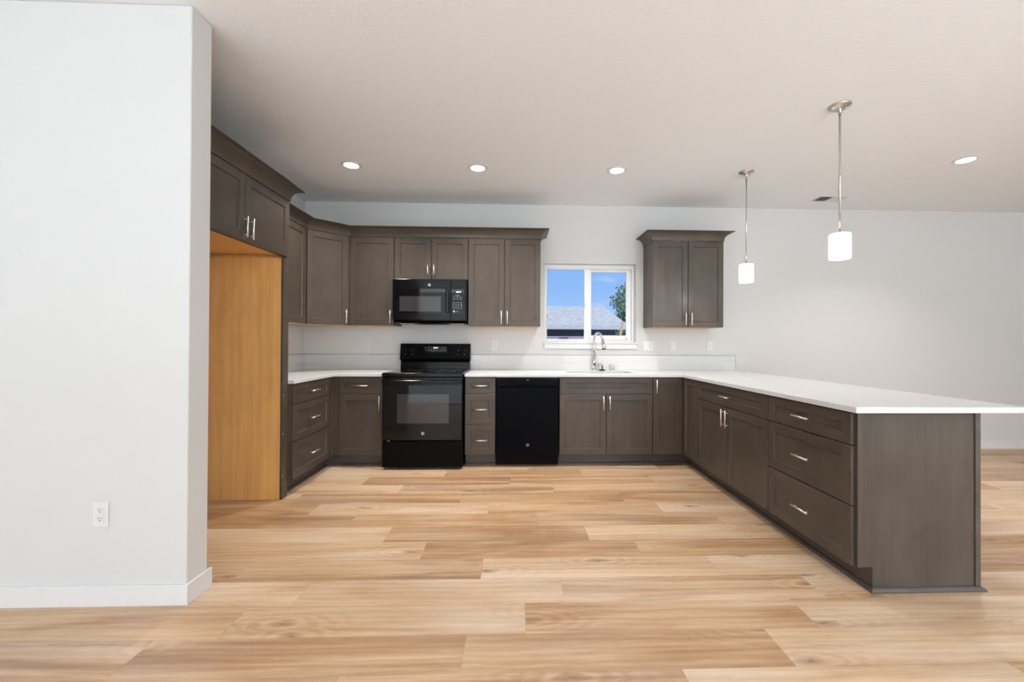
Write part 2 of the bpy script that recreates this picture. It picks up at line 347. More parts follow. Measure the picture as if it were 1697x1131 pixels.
# ------------------------------------------------------------------ room shell
XL, ZC = -2.3174, 2.7466
XW, XE_ROOM = -6.6, 7.0
def build_floor():
    rnd = random.Random(11); W = .2043; L_ = 1.245; seam = [.137, -.629, -.037, .318, -.413, -.187, .155, -.787, -.52, -.17, -1.01, -1.195, -.194, -.625]
    bm = bmesh.new(); uvl = bm.loops.layers.uv.new('UVMap'); col = bm.faces.layers.float_vector.new('plank')
    k = -4
    while True:
        y1 = -.515 - (k) * W; y0 = y1 - W
        if y1 < Y_REAR: break
        s = seam[k] if 0 <= k < len(seam) else rnd.uniform(0, L_)
        y0c, y1c = max(y0, Y_REAR), min(y1, 0)
        if y1c > y0c:
            x = s - math.ceil((s - XW) / L_) * L_
            while x < XE_ROOM:
                a, b_ = max(x, XW), min(x + L_, XE_ROOM)
                if b_ > a:
                    vs = [bm.verts.new(p) for p in ((a, y0c, 0), (b_, y0c, 0), (b_, y1c, 0), (a, y1c, 0))]
                    f = bm.faces.new(vs); f[col] = (rnd.random(), rnd.random(), rnd.random())
                    for lp, (u_, v_) in zip(f.loops, ((a - x, y0c - y0), (b_ - x, y0c - y0), (b_ - x, y1c - y0), (a - x, y1c - y0))): lp[uvl].uv = (u_, v_)
                x += L_
        k += 1
    bmesh.ops.remove_doubles(bm, verts=bm.verts, dist=1e-6)
    me = bpy.data.meshes.new('floor'); bm.to_mesh(me); bm.free(); me.materials.append(FLOOR)
    o = bpy.data.objects.new('floor', me); C.objects.link(o); struct(o)
build_floor()
struct(MB().box(XW - .14, XE_ROOM + .14, Y_REAR - 1.2, .6, ZC, ZC + .25).build('ceiling', CEIL))  # overhang past the rear wall added to keep direct sun out
WX0, WX1, WZ0, WZ1 = .33, 1.358, 1.212, 2.092
b = MB()
b.box(XW, WX0, 0, .14, 0, ZC).box(WX1, XE_ROOM, 0, .14, 0, ZC).box(WX0, WX1, 0, .14, 0, WZ0).box(WX0, WX1, 0, .14, WZ1, ZC)
struct(b.build('wall_back', WALL))
struct(MB().box(XL - .12, XL, -2.596, -.001, 0, ZC - .001).build('wall_left', WALL))
XS, YS1, YS2 = -1.494, -2.7276, -2.5959
struct(MB().box(XW, XS, YS1, YS2 - .0005, 0, ZC - .001).build('wall_partition', WALL, bevel=.006, seg=3))
struct(MB().box(XW - .14, XW, Y_REAR, .14, 0, ZC - .001).build('wall_far_left', WALL))
struct(MB().box(XE_ROOM, XE_ROOM + .14, Y_REAR, .14, 0, ZC - .001).build('wall_right', WALL))
# rear wall with its openings (behind the camera)
ops = [(-5.9, -3.5, .5, 2.2), (-2.75, -.75, .02, 2.1), (1.9, 4.5, .7, 2.2)]
b = MB(); x = XW
for (x0, x1, z0, z1) in ops:
    b.box(x, x0, Y_REAR - .14, Y_REAR, 0, ZC - .001); b.box(x0, x1, Y_REAR - .14, Y_REAR, z1, ZC - .001)
    if z0 > .05: b.box(x0, x1, Y_REAR - .14, Y_REAR, 0, z0)
    x = x1
b.box(x, XE_ROOM, Y_REAR - .14, Y_REAR, 0, ZC - .001)
struct(b.build('wall_rear', WALL))
for i, (x0, x1, z0, z1) in enumerate(ops):
    name = ['window_2', 'door_1', 'window_3'][i]
    r = struct(empty(name, ((x0 + x1) / 2, Y_REAR - .08, 0)))
    hw = (x1 - x0) / 2; f = MB(); t_ = .06
    f.box(-hw, hw, -.03, .03, z1 - t_, z1).box(-hw, hw, -.03, .03, z0, z0 + t_)
    for xx in (-hw, -t_ / 2, hw - t_): f.box(xx, xx + t_, -.03, .03, z0 + t_, z1 - t_)
    f.build('frame', VINYL, r)
    MB().box(-hw + t_, hw - t_, -.003, .003, z0 + t_, z1 - t_).build('pane', GL, r)
# baseboards
b = MB().box(XW, XS + .014, YS1 - .014, YS1, 0, .092).box(XS, XS + .014, YS1, YS2 + .014, 0, .092)
struct(b.build('baseboard_partition', TRIM, bevel=.002, merge=False))
struct(MB().box(2.52, XE_ROOM - .001, -.014, 0, 0, .092).build('baseboard_back', TRIM, bevel=.002))
struct(MB().box(XE_ROOM - .014, XE_ROOM, Y_REAR, -.015, 0, .092).build('baseboard_right', TRIM, bevel=.002))

BOUNCE_CARPET = mat('bounce_carpet', (.80, .80, .79), .95, bump=(400, .6, .006))
struct(MB().box(XW + .01, XE_ROOM - .02, Y_REAR + .01, -4.95, .0005, .012).build('added_bounce_carpet', BOUNCE_CARPET))  # unseen pale carpet, added to bounce light up to the ceiling
# kitchen window
w = struct(empty('window_1', ((WX0 + WX1) / 2, .08, 0)))
cx = (WX0 + WX1) / 2
f = MB(); x0, x1, z0, z1 = WX0 - cx, WX1 - cx, WZ0, WZ1
f.box(x0 + .001, x0 + .022, -.015, .05, z0, z1).box(x1 - .028, x1 - .001, -.015, .05, z0, z1).box(x0 + .022, x1 - .028, -.015, .05, z1 - .048, z1 - .001).box(x0 + .022, x1 - .028, -.015, .05, z0 + .001, z0 + .022)
f.build('frame', VINYL, w, bevel=.003)
def sash(nm, a, c_, zz0, zz1, sl, sr, st, sb, y0, y1):
    f = MB(); f.box(a, a + sl, y0, y1, zz0, zz1).box(c_ - sr, c_, y0, y1, zz0, zz1).box(a + sl, c_ - sr, y0, y1, zz1 - st, zz1).box(a + sl, c_ - sr, y0, y1, zz0, zz0 + sb)
    s_ = f.build(nm, VINYL, w, bevel=.003)
    MB().box(a + sl, c_ - sr, (y0 + y1) / 2 - .002, (y0 + y1) / 2 + .002, zz0 + sb, zz1 - st).build('pane', GL, s_)
    return s_
s1 = sash('sash', x0 + .0225, .832 - cx, WZ0 + .0225, WZ1 - .0485, .006, .046, .006, .014, -.012, .012)
s2 = sash('fixed_frame', .8335 - cx, x1 - .0285, WZ0 + .0225, WZ1 - .0485, .034, .055, .028, .055, .014, .045)
MB().box(.79 - cx, .806 - cx, -.026, -.013, 1.60, 1.68).build('latch', VINYL, s1, bevel=.003)
struct(MB().box(WX0 - .022, WX1 + .028, -.022, .064, WZ0 - .018, WZ0 - .0005).build('trim_1', TRIM, bevel=.003))
struct(MB().box(WX0 - .006, WX1 + .012, -.014, -.0005, WZ0 - .075, WZ0 - .0185).build('trim_2', TRIM, bevel=.002))

# ------------------------------------------------------------------ cabinets
DT = .019
def front_mesh(w, h, rail=.057, rz=None):
    rz = rz or rail
    b = MB(); d = .008; s = .004; c = .0016
    X0, X1, Z0, Z1 = 0, w, 0, h; a0, a1, g0, g1 = rail, w - rail, rz, h - rz
    # stiles
    for (p, q) in ((c, a0), (a1, w - c)): b.mat(0).face([(p, 0, c), (q, 0, c), (q, 0, h - c), (p, 0, h - c)])
    b.mat(1).face([(a0, 0, c), (a1, 0, c), (a1, 0, g0), (a0, 0, g0)]); b.face([(a0, 0, g1), (a1, 0, g1), (a1, 0, h - c), (a0, 0, h - c)])
    b.mat(0)
    o_ = [(a0, g0), (a1, g0), (a1, g1), (a0, g1)]; i_ = [(a0 + s, g0 + s), (a1 - s, g0 + s), (a1 - s, g1 - s), (a0 + s, g1 - s)]
    for k in range(4):
        l = (k + 1) % 4; b.face([(o_[k][0], 0, o_[k][1]), (o_[l][0], 0, o_[l][1]), (i_[l][0], d, i_[l][1]), (i_[k][0], d, i_[k][1])])
    b.face([(p, d, q) for p, q in i_])
    oc = [(c, c), (w - c, c), (w - c, h - c), (c, h - c)]; oo = [(0, 0), (w, 0), (w, h), (0, h)]
    for k in range(4):
        l = (k + 1) % 4
        b.face([(oo[k][0], c, oo[k][1]), (oo[l][0], c, oo[l][1]), (oc[l][0], 0, oc[l][1]), (oc[k][0], 0, oc[k][1])])
        b.face([(oo[k][0], DT, oo[k][1]), (oo[l][0], DT, oo[l][1]), (oo[l][0], c, oo[l][1]), (oo[k][0], c, oo[k][1])])
    b.face([(0, DT, h), (w, DT, h), (w, DT, 0), (0, DT, 0)])
    return b
PL = .137
def pull(parent, x, z, vert):
    b = MB(); h = PL / 2; r = .0055; y = -.030
    P = (lambda a, yy: (0, yy, a)) if vert else (lambda a, yy: (a, yy, 0))
    b.cyl(P(-h, y), P(h, y), r, n=14)
    for s in (-.048, .048): b.cyl(P(s, 0), P(s, y), .0042, n=10)
    return b.build('handle', PULL, parent, loc=(x, 0, z), merge=False)
def add_front(root, kind, x0, x1, z0, z1, hd=None, rail=.057, rz=None):
    o = front_mesh(x1 - x0, z1 - z0, rail, rz).build(kind, [WV, WH], root, loc=(x0, 0, z0))
    w_, h_ = x1 - x0, z1 - z0
    if hd == 'c': pull(o, w_ / 2, h_ / 2, False)
    elif hd:
        px = w_ - .028 if 'r' in hd else .028
        pz = h_ - .015 - PL / 2 if 't' in hd else .017 + PL / 2
        pull(o, px, pz, True)
    return o
def cabinet(name, label, loc, rz, w_, depth, z0, z1, fronts, base=False, group=None, x_in=0.0, under=False):
    r = empty(name, loc, rz, label, 'cabinet', group)
    MB().box(.0008 + x_in, w_ - .0008, DT + .001, depth, z0, z1).build('body', WV, r, bevel=.001)
    if base: MB().box(.0008 + x_in, w_ - .0008, .094, depth, 0.0005, z0 - .0008).build('toe_kick', WDK, r)
    if under: MB().box(.02, w_ - .02, DT + .02, depth - .004, z0 - .003, z0 - .0005).build('bottom_panel', under, r)
    for f in fronts: add_front(r, *f)
    return r
ZB0, ZB1 = .114, .8695           # base cabinet box
FZ0, FZ1 = .116, .861            # fronts
YB = -.629; DB = .625
g = .003
dz = [(.7075, FZ1), (.409 + g, .7075 - 2 * g), (FZ0, .409 - g)]
BG = 'base cabinets under the worktop'; UG = 'wall cabinets'
def stack(w_): return [('drawer', g, w_ - g, dz[0][0], dz[0][1], 'c', .057, .050), ('drawer', g, w_ - g, dz[1][0], dz[1][1], 'c'), ('drawer', g, w_ - g, dz[2][0], dz[2][1], 'c')]
# back run
cabinet('base_cabinet', 'stained wood base cabinet with one drawer over one door, left of the black range', (-1.674, YB, 0), 0, .4155, DB, ZB0, ZB1,
        [('drawer', g, .4155 - g, dz[0][0], dz[0][1], 'c', .057, .050), ('door', g, .4155 - g, FZ0, .7075 - 2 * g, 'rt')], base=True, group=BG)
cabinet('base_cabinet', 'narrow stained wood three-drawer base cabinet between the range and the dishwasher', (-.482, YB, 0), 0, .2955, DB, ZB0, ZB1, stack(.2955), base=True, group=BG)
sw = .916
cabinet('sink_cabinet', 'wide stained wood sink base cabinet with false drawer front and two doors beside the dishwasher', (.4325, YB, 0), 0, sw, DB, ZB0, .66,
        [('false_drawer_front', g, sw - g, dz[0][0], dz[0][1], None, .057, .050), ('door', g, sw / 2 - g, FZ0, .7075 - 2 * g, 'rt'), ('door', sw / 2 + g, sw - g, FZ0, .7075 - 2 * g, 'lt')], base=True, group=BG)
# (the sink cabinet's upper box is open for the bowl: rails only)
sc = [o for o in C.objects if o.name.startswith('sink_cabinet')][0]
MB().box(.0008, .018, DT + .001, DB, .6605, ZB1).build('side_wall', WV, sc); MB().box(sw - .018, sw - .0008, DT + .001, DB, .6605, ZB1).build('side_wall', WV, sc); MB().box(.0185, sw - .0185, DT + .001, .04, .6605, ZB1).build('front_rail', WV, sc)
# lazy-susan corner cabinet: two door leaves meeting in the inner corner
XP = 1.646
r = empty('corner_base_cabinet', (1.3495, YB, 0), 0, 'stained wood corner base cabinet with two narrow door leaves at the inside corner', 'cabinet', BG)
poly = [(.0005, DT + .001), (XP + DT + .001 - 1.3495, DT + .001), (XP + DT + .001 - 1.3495, -.3195), (2.255 - 1.3495, -.3195), (2.255 - 1.3495, DB), (.0005, DB)]
MB().prism(poly, ZB0, ZB1).build('body', WV, r)
poly = [(.0005, .094), (XP + .094 - 1.3495, .094), (XP + .094 - 1.3495, -.3195), (2.255 - 1.3495, -.3195), (2.255 - 1.3495, DB), (.0005, DB)]
MB().prism(poly, .0005, ZB0 - .001).build('toe_kick', WDK, r)
add_front(r, 'door', .003, XP - 1.3495 - .002, FZ0, FZ1, 'lt')
lf = front_mesh(.305, FZ1 - FZ0).build('door', [WV, WH], r, loc=(XP - 1.3495, -.0135, FZ0), rot=(0, 0, R(-90)))
# peninsula
def pen(name, label, y0, y1, fronts, **k): return cabinet(name, label, (XP, y0, 0), R(-90), y0 - y1, .61, ZB0, ZB1, fronts, base=True, group=BG, **k)
w1 = 2.018 - .9505
pen('base_cabinet', 'wide stained wood peninsula base cabinet with one long drawer over two doors', -.9505, -2.018,
    [('drawer', g, w1 - g, dz[0][0], dz[0][1], 'c', .057, .050), ('door', g, w1 / 2 - g, FZ0, .7075 - 2 * g, 'rt'), ('door', w1 / 2 + g, w1 - g, FZ0, .7075 - 2 * g, 'lt')])
w2 = 2.7 - 2.0195
pen('base_cabinet', 'stained wood peninsula base cabinet with three wide drawers, nearest the camera', -2.0195, -2.7, stack(w2))
# left run
YLn = -1.3665
cabinet('base_cabinet', 'dark stained three-drawer base cabinet beside the refrigerator opening on the left wall', (-1.7352, -1.3655, 0), R(90), 1.3655 - .675, .575, ZB0, ZB1,
        [(k_, a_ + .02, b_, c_, d_, *rest) for (k_, a_, b_, c_, d_, *rest) in stack(1.3655 - .675 - .02)], base=True, group=BG)
r = empty('corner_base_filler', (-1.742, YB, 0), 0, 'blind corner base unit with narrow filler strip in the left inner corner', 'cabinet', BG)
MB().box(0.008, .067, DT, DB, ZB0, ZB1).build('filler_strip', WV, r); MB().box(XL + .004 + 1.742, .0075, -.0455, DB, ZB0, ZB1).build('body', WV, r)
MB().prism([(-.30, -.0455), (-.088, -.0455), (-.088, .094), (.067, .094), (.067, DB), (-.30, DB)], .0005, ZB0 - .001).build('toe_kick', WDK, r)

# peninsula end panel, notched for the toe kick, with corner mouldings
r = empty('end_panel', (1.663, -2.7015, 0), 0, 'large flat dark wood panel closing the near end of the peninsula', 'panel')
b = MB(); W_ = 2.2745 - 1.663; nx = 1.7395 - 1.663
pts = [(0, ZB0 + .004), (nx, ZB0 + .004), (nx, .0005), (W_, .0005), (W_, ZB1), (0, ZB1)]
fr_ = [(x, -.0125, z) for x, z in pts]; bk_ = [(x, 0, z) for x, z in pts]
b.face(fr_); b.face(list(reversed(bk_)))
for k in range(6):
    l = (k + 1) % 6; b.face([bk_[k], bk_[l], fr_[l], fr_[k]])
b.build('panel', WV, r)
MB().box(.0, .020, -.0165, -.0127, ZB0 + .004, ZB1).build('stile', WV, r, bevel=.001)
MB().prism([(W_ - .022, -.0195), (W_ + .0045, -.0195), (W_ + .0045, .02), (W_ + .0005, .02), (W_ + .0005, -.0127), (W_ - .022, -.0127)], .0205, ZB1).build('corner_trim', WDK, r, bevel=.0025)
MB().box(2.2575, 2.2735, -2.7, -.002, .0005, ZB1).build('peninsula_back_panel', WV)
tag(C.objects['peninsula_back_panel'], 'flat dark wood panel facing the dining side of the peninsula', 'panel')

# shoe mouldings
def sweep(path, prof, name, m_, parent=None, close=True):
    n = len(path); P = [Vector((x, y, 0)) for x, y in path]; offs = []
    nr = []
    for i in range(n - 1):
        d = (P[i + 1] - P[i]).normalized(); nr.append(Vector((d.y, -d.x, 0)))
    for i in range(n):
        if i == 0: offs.append(nr[0])
        elif i == n - 1: offs.append(nr[-1])
        else:
            h = (nr[i - 1] + nr[i]).normalized(); offs.append(h / h.dot(nr[i]))
    b = MB(); m = len(prof)
    for i in range(n - 1):
        for k in range(m):
            l = (k + 1) % m
            q = [P[i] + offs[i] * prof[k][0] + Vector((0, 0, prof[k][1])), P[i + 1] + offs[i + 1] * prof[k][0] + Vector((0, 0, prof[k][1])),
                 P[i + 1] + offs[i + 1] * prof[l][0] + Vector((0, 0, prof[l][1])), P[i] + offs[i] * prof[l][0] + Vector((0, 0, prof[l][1]))]
            b.face(q)
    for i, rev in ((0, False), (n - 1, True)):
        c_ = [P[i] + offs[i] * p_[0] + Vector((0, 0, p_[1])) for p_ in prof]; b.face(list(reversed(c_)) if rev else c_)
    return b.build(name, m_, parent, fix=True)
shoe = [(0.0005, .0005), (.019, .0005), (.0185, .006), (.014, .013), (.008, .018), (.0005, .020)]
o = sweep([(-1.6725, YB + .094), (-1.258, YB + .094)], shoe, 'shoe_molding', WDK); tag(o, 'thin dark shoe molding along the floor left of the range', 'molding')
o = sweep([(-1.7352 - .094 , -1.36), (-1.7352 - .094, YB + .074)], shoe, 'shoe_molding', WDK); tag(o, 'thin dark shoe molding below the left three-drawer cabinet', 'molding')
o = sweep([(-.480, YB + .094), (-.19, YB + .094)], shoe, 'shoe_molding', WDK); tag(o, 'short dark shoe molding below the narrow drawers between range and dishwasher', 'molding')
o = sweep([(.434, YB + .094), (XP + .094, YB + .094), (XP + .094, -2.715), (2.279, -2.715), (2.279, -.1)], shoe, 'shoe_molding', WDK); tag(o, 'long dark shoe molding from below the sink cabinet around the peninsula foot', 'molding')

# wall cabinets
YU = -.324; DU = .320; UZ0, UZ1 = 1.372, 2.282
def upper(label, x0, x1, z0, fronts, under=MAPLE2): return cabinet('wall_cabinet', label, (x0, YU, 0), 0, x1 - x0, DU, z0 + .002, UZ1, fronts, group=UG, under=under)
za, zb = UZ0 + .003, UZ1 - .004
wA = -1.2515 + 1.7
r = upper('tall single-door wall cabinet immediately left of the microwave', -1.7, -1.2515, UZ0, [])
add_front(r, 'door', .0, wA - .003, za, zb, 'rb'); r.children[0].name
upper('short two-door wall cabinet directly above the microwave', -1.2505, -.4915, 1.848, [('door', .003, .3795 - g, 1.852, zb, 'rb'), ('door', .3795 + g, .756, 1.852, zb, 'lb')], under=None)
wB = .262 + .4905
upper('tall two-door wall cabinet between the microwave and the window', -.4905, .262, UZ0, [('door', .003, wB / 2 - g, za, zb, 'rb'), ('door', wB / 2 + g, wB - .002, za, zb, 'lb')])
wC = 2.202 - 1.440
upper('separate two-door wall cabinet right of the window with its own crown', 1.440, 2.202, UZ0, [('door', .002, wC / 2 - g, za, zb, 'rb'), ('door', wC / 2 + g, wC - .002, za, zb, 'lb')])
# diagonal corner wall cabinet
dx0 = Vector((-2.012, -.61)); 
r = empty('corner_wall_cabinet', (-2.012, -.61, 0), R(45), 'diagonal corner wall cabinet with a single angled door in the left kitchen corner', 'cabinet', UG)
ro = Matrix.Rotation(R(-45), 2)
poly = [ro @ (Vector(p) - dx0) for p in ((-2.012, -.61), (-1.7075, -.3055), (-1.7075, -.004), (XL + .004, -.004), (XL + .004, -.61))]
MB().prism([(p.x, p.y) for p in poly], UZ0 + .002, UZ1).build('body', WV, r)
f = add_front(r, 'door', .012, .405, za, zb, 'rb'); f.location.y = -DT - .001
poly = [ro @ (Vector(p) - dx0) for p in ((-2.01, -.57), (-1.74, -.3055), (-1.73, -.03), (XL + .03, -.03), (XL + .03, -.57))]
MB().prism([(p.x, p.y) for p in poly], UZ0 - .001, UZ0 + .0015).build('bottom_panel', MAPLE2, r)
# left wall upper
cabinet('wall_cabinet', 'tall wall cabinet on the left wall behind the refrigerator cabinet', (-1.993, -1.366, 0), R(90), 1.366 - .612, .32, UZ0 + .002, UZ1,
        [('door', .02, .728, za, zb, 'lb')], group=UG, under=CABW)
# refrigerator cabinet
yF0, yF1 = -2.466, -1.402
r = empty('refrigerator_cabinet', (-1.742, yF0, 0), R(90), 'deep two-door cabinet above the empty refrigerator opening', 'cabinet', UG)
wF = yF1 - yF0; FZb = 1.846
MB().box(.001, wF, DT + .001, .571, FZb + .022, UZ1).build('body', WV, r); MB().box(.001, wF, DT + .001, .038, FZb, FZb + .0215).build('bottom_rail', WV, r)
MB().box(.02, wF - .001, .0385, .57, FZb + .016, FZb + .0215).build('bottom_panel', MAPLE, r); MB().box(wF - .02, wF - .001, .0385, .57, FZb - .004, FZb + .0155).build('side_lip', MAPLE, r)
mid = wF - .006 - (1.934 - 1.412)
add_front(r, 'door', .012, mid - g, FZb + .002, zb, 'rb'); add_front(r, 'door', mid + g, wF - .006, FZb + .002, zb, 'lb')
# refrigerator side panel: natural maple inside face, dark front edge
r = empty('tall_side_panel', (-1.763, -1.4475, 0), 0, 'tall orange-brown maple side panel of the empty refrigerator opening', 'panel')
MB().box(XL + .003 + 1.763, -.0165, 0, .0165, .0005, FZb - .006).build('panel', MAPLE, r)
MB().box(-.016, 0, 0, .0785, .0005, FZb - .006).build('front_edge', WV, r, bevel=.001)
MB().box(XL + .003 + 1.763, -.0165, .017, .034, .0005, FZb - .006).build('outer_panel', WV, r)
for z in (.79, .495, .175):
    MB().cyl((0, .012, z), (.0022, .012, z), .0045, n=12).build('screw', SCREW, r)

# crowns
def crown(path, name, label, h=.094, d=.083, z0=2.2825):
    prof = [(-.012, z0), (.002, z0)]
    for i in range(11):
        t_ = i / 10 * math.pi / 2; prof.append((.004 + (d - .004) * (1 - math.cos(t_)), z0 + .004 + (h - .010) * math.sin(t_)))
    prof += [(d, z0 + h), (-.012, z0 + h)]
    o = sweep(path, prof, name, WH); tag(o, label, 'molding', 'crown moldings on the wall cabinets'); return o
crown([(-1.993, -1.312), (-1.993, -.6178), (-1.6992, -.324), (.262, -.324), (.262, -.003)], 'crown_molding', 'long dark crown molding wrapping the corner cabinets to the window')
crown([(1.44, -.003), (1.44, -.324), (2.202, -.324), (2.202, -.003)], 'crown_molding', 'short dark crown molding on the separate cabinet right of the window')
crown([(-1.742, -2.47), (-1.742, -1.402), (XL + .003, -1.402)], 'crown_molding', 'large dark crown molding above the refrigerator cabinet', h=.1)

# ------------------------------------------------------------------ worktops
ZT0, ZT1 = .8705, .899
SX0, SX1, SY0, SY1 = .535, 1.205, -.49, -.135
xs = [-.484, SX0, SX1, 1.627, 2.4955]; ys = [-2.7527, -.648, SY0, SY1, -.0005]
def msk(i, j):
    if j == 0: return i == 3
    if i == 1 and j == 2: return False
    return True
o = MB().slab(xs, ys, msk, ZT0, ZT1).build('worktop', QUARTZ, bevel=.0025, seg=2); tag(o, 'long white quartz worktop with the sink, running out over the peninsula', 'countertop')
xs = [XL + .0005, -1.716, -1.2585]; ys = [-1.3665, -.648, -.0005]
o = MB().slab(xs, ys, lambda i, j: not (i == 1 and j == 0), ZT0, ZT1).build('worktop', QUARTZ, bevel=.0025); tag(o, 'short white quartz corner worktop left of the range', 'countertop')
# backsplash
def splash(label, loc, rz, L0, L1, end=False):
    r = empty('backsplash', loc, rz, label, 'backsplash')
    MB().box(L0, L1, -.009, -.0005, ZT1 + .0008, 1.062).build('tiles', TILE, r)
    b_ = MB().box(L0, L1 + (.003 if end else 0), -.0105, -.0005, 1.0622, 1.0655)
    if end: b_.box(L1 + .0003, L1 + .003, -.0105, -.0005, ZT1 + .0008, 1.062)
    b_.build('edge_trim', mat('grey_edge_trim', (.30, .29, .27), .5), r, merge=False)
# tile object x origin is chosen so that joints fall where the photo has them
r0 = 1.459 - .3035 * 20
splash('two rows of pale grey tile behind the left worktop and range', (-1.698 - .3035 * 6, 0, ZT1 - ZT1), 0, XL + .001 + 1.698 + .3035 * 6, -.4845 + 1.698 + .3035 * 6)
splash('two long rows of pale grey tile between range, sink and peninsula', (-.4845 - (.3035 - ((1.459 + .4845) % .3035)), 0, 0), 0, (.3035 - ((1.459 + .4845) % .3035)) + .0005, 2.4925 + .4845 + (.3035 - ((1.459 + .4845) % .3035)), True)
splash('short two-row grey tile strip on the left side wall', (XL, -1.366, 0), R(90), .001, 1.366 - .011)
for o in C.objects:
    if o.name.startswith('tiles'): pass

# ------------------------------------------------------------------ sink, faucet
r = empty('kitchen_sink', ((SX0 + SX1) / 2, (SY0 + SY1) / 2, 0), 0, 'stainless undermount sink bowl set in the white worktop below the window', 'sink')
hx, hy = (SX1 - SX0) / 2 + .004, (SY1 - SY0) / 2 + .004
b = MB(); zt, zb_ = ZT0 - .0008, .70
ring = lambda a, c, z: [(-a, -c, z), (a, -c, z), (a, c, z), (-a, c, z)]
r0_, r1_ = ring(hx, hy, zt), ring(hx - .02, hy - .02, zb_)
b.face(r1_)
for k in range(4):
    l = (k + 1) % 4; b.face([r0_[l], r0_[k], r1_[k], r1_[l]])
ro_ = ring(hx + .01, hy + .01, zt)
for k in range(4):
    l = (k + 1) % 4; b.face([ro_[k], ro_[l], r0_[l], r0_[k]])
b.build('bowl', STEEL, r)
MB().lathe([(.0001, .004), (.02, .004), (.045, .002), (.05, 0)], (0, .02, zb_ + .001)).build('drain', CHROME, r)
FX, FY = .872, -.072
r = empty('kitchen_faucet', (FX, FY, ZT1), 0, 'tall chrome pull-down kitchen faucet behind the sink', 'faucet')
MB().lathe([(.0001, .012), (.024, .012), (.027, .008), (.027, 0.0005)], n=28).build('base_ring', CHROME, r)
MB().cyl((0, 0, .012), (0, 0, .16), .0195, .0165, n=24).build('body', CHROME, r)
pts = []; dirv = Vector((.33, -.94, 0)).normalized(); rad = .088; zc = .325
pts.append(Vector((0, 0, .16))); pts.append(Vector((0, 0, .25)))
for i in range(0, 15):
    a_ = math.pi - i / 14 * math.pi * .93; pts.append(dirv * (rad + rad * math.cos(a_)) + Vector((0, 0, zc + rad * math.sin(a_))))
MB().tube(pts, .0125, 18).build('spout', CHROME, r)
e0 = pts[-1]; dd = (pts[-1] - pts[-2]).normalized()
MB().tube([e0, e0 + dd * .01, e0 + dd * .055, e0 + dd * .11], [.014, .0165, .0175, .0215], 20).build('spray_head', CHROME, r)
e1 = e0 + dd * .11
MB().cyl(e1, e1 + dd * .004, .019, n=20).build('spray_face', RUBBER, r)
h_ = MB().cyl((.012, 0, .062), (.052, 0, .062), .0135, n=18); h_.tube([(.046, 0, .064), (.065, -.005, .066), (.105, -.012, .062)], [.006, .005, .0045], 10); h_.build('lever', CHROME, r, merge=False)
r = MB().lathe([(.0001, .052), (.009, .051), (.011, .046), (.007, .040), (.006, .018), (.034, .010), (.038, .003), (.036, .0005), (.0001, .0005)], (0, 0, 0), 28).build('sink_stopper', RUBBER, loc=(FX + .088, FY - .028, ZT1)); tag(r, 'black rubber sink stopper standing beside the faucet', 'stopper')
r = MB().lathe([(.0001, .068), (.014, .067), (.019, .060), (.0195, .012), (.023, .010), (.023, .0005)], (0, 0, 0), 28).build('air_gap_cap', CHROME, loc=(1.079, -.075, ZT1)); tag(r, 'small chrome air gap cap on the worktop right of the faucet', 'faucet cap')

# ------------------------------------------------------------------ range
def emblem(parent, x, y, z, r_, m1=GREYM):
    b = MB().cyl((0, 0, 0), (0, -.0015, 0), r_, n=32)
    o = b.build('emblem', m1, parent, loc=(x, y, z))
    MB().lathe([(r_ * .86, -.0021), (r_ * .96, -.0021), (r_ * .96, -.0015), (r_ * .86, -.0015)], (0, 0, 0), 32, 'Y').build('ring', BLKM, o)
    text_obj('monogram', 'GE', r_ * 1.05, BLKM, o, (0, -.0019, 0))
    return o
RX = -.868; RW = .3735
r = empty('electric_range', (RX, 0, 0), 0, 'black freestanding electric range with smooth glass cooktop', 'range')
MB().box(-RW, RW, -.665, -.012, .03, .895).build('body', BLK, r)
MB().box(-RW + .03, RW - .03, -.60, -.05, .0005, .0295).build('plinth', BLKM, r)
# cooktop
MB().box(-RW - .003, RW + .003, -.705, -.05, .8955, .912).build('cooktop', BGLASS, r, bevel=.006, seg=3)
MB().box(-RW - .004, RW + .004, -.722, -.7055, .874, .911).build('front_rim', BLK, r, bevel=.007, seg=3)
ct = [o for o in r.children if o.name.startswith('cooktop')][0]
for (bx, by, br) in ((-.18, -.52, .115), (.19, -.52, .09), (-.18, -.22, .08), (.19, -.22, .105)):
    MB().lathe([(br - .0012, .9126), (br + .0012, .9126)], (bx, by, 0), 48).build('burner_ring', INK, ct)
# door
d = MB().box(-RW, RW, -.715, -.667, .278, .868).build('oven_door', BLK, r, bevel=.004)
MB().box(-RW + .008, RW - .008, -.7175, -.7153, .284, .795).build('door_glass', BGLASS, d)
MB().box(-.235, .248, -.7181, -.7178, .439, .712).build('oven_window', DKGLASS, d)
h_ = MB(); h_.box(-RW + .006, RW - .006, -.757, -.727, .818, .846); h_.box(-RW + .006, -RW + .045, -.7275, -.7155, .815, .848).box(RW - .045, RW - .006, -.7275, -.7155, .815, .848)
h_.build('handle', BLK, d, bevel=.006, seg=3, merge=False)
for i in range(6): MB().box(-.30 + i * .105, -.30 + i * .105 + .075, -.7162, -.7153, .8555, .8605).build('vent_slot', HOLE, d)
emblem(d, .006, -.7182, .344, .0155)
d = MB().box(-RW, RW, -.712, -.667, .024, .266).build('storage_drawer', BLKM, r, bevel=.004)
MB().box(-RW + .045, -RW + .075, -.7125, -.7121, .270, .2745).build('rating_mark', INK, r)
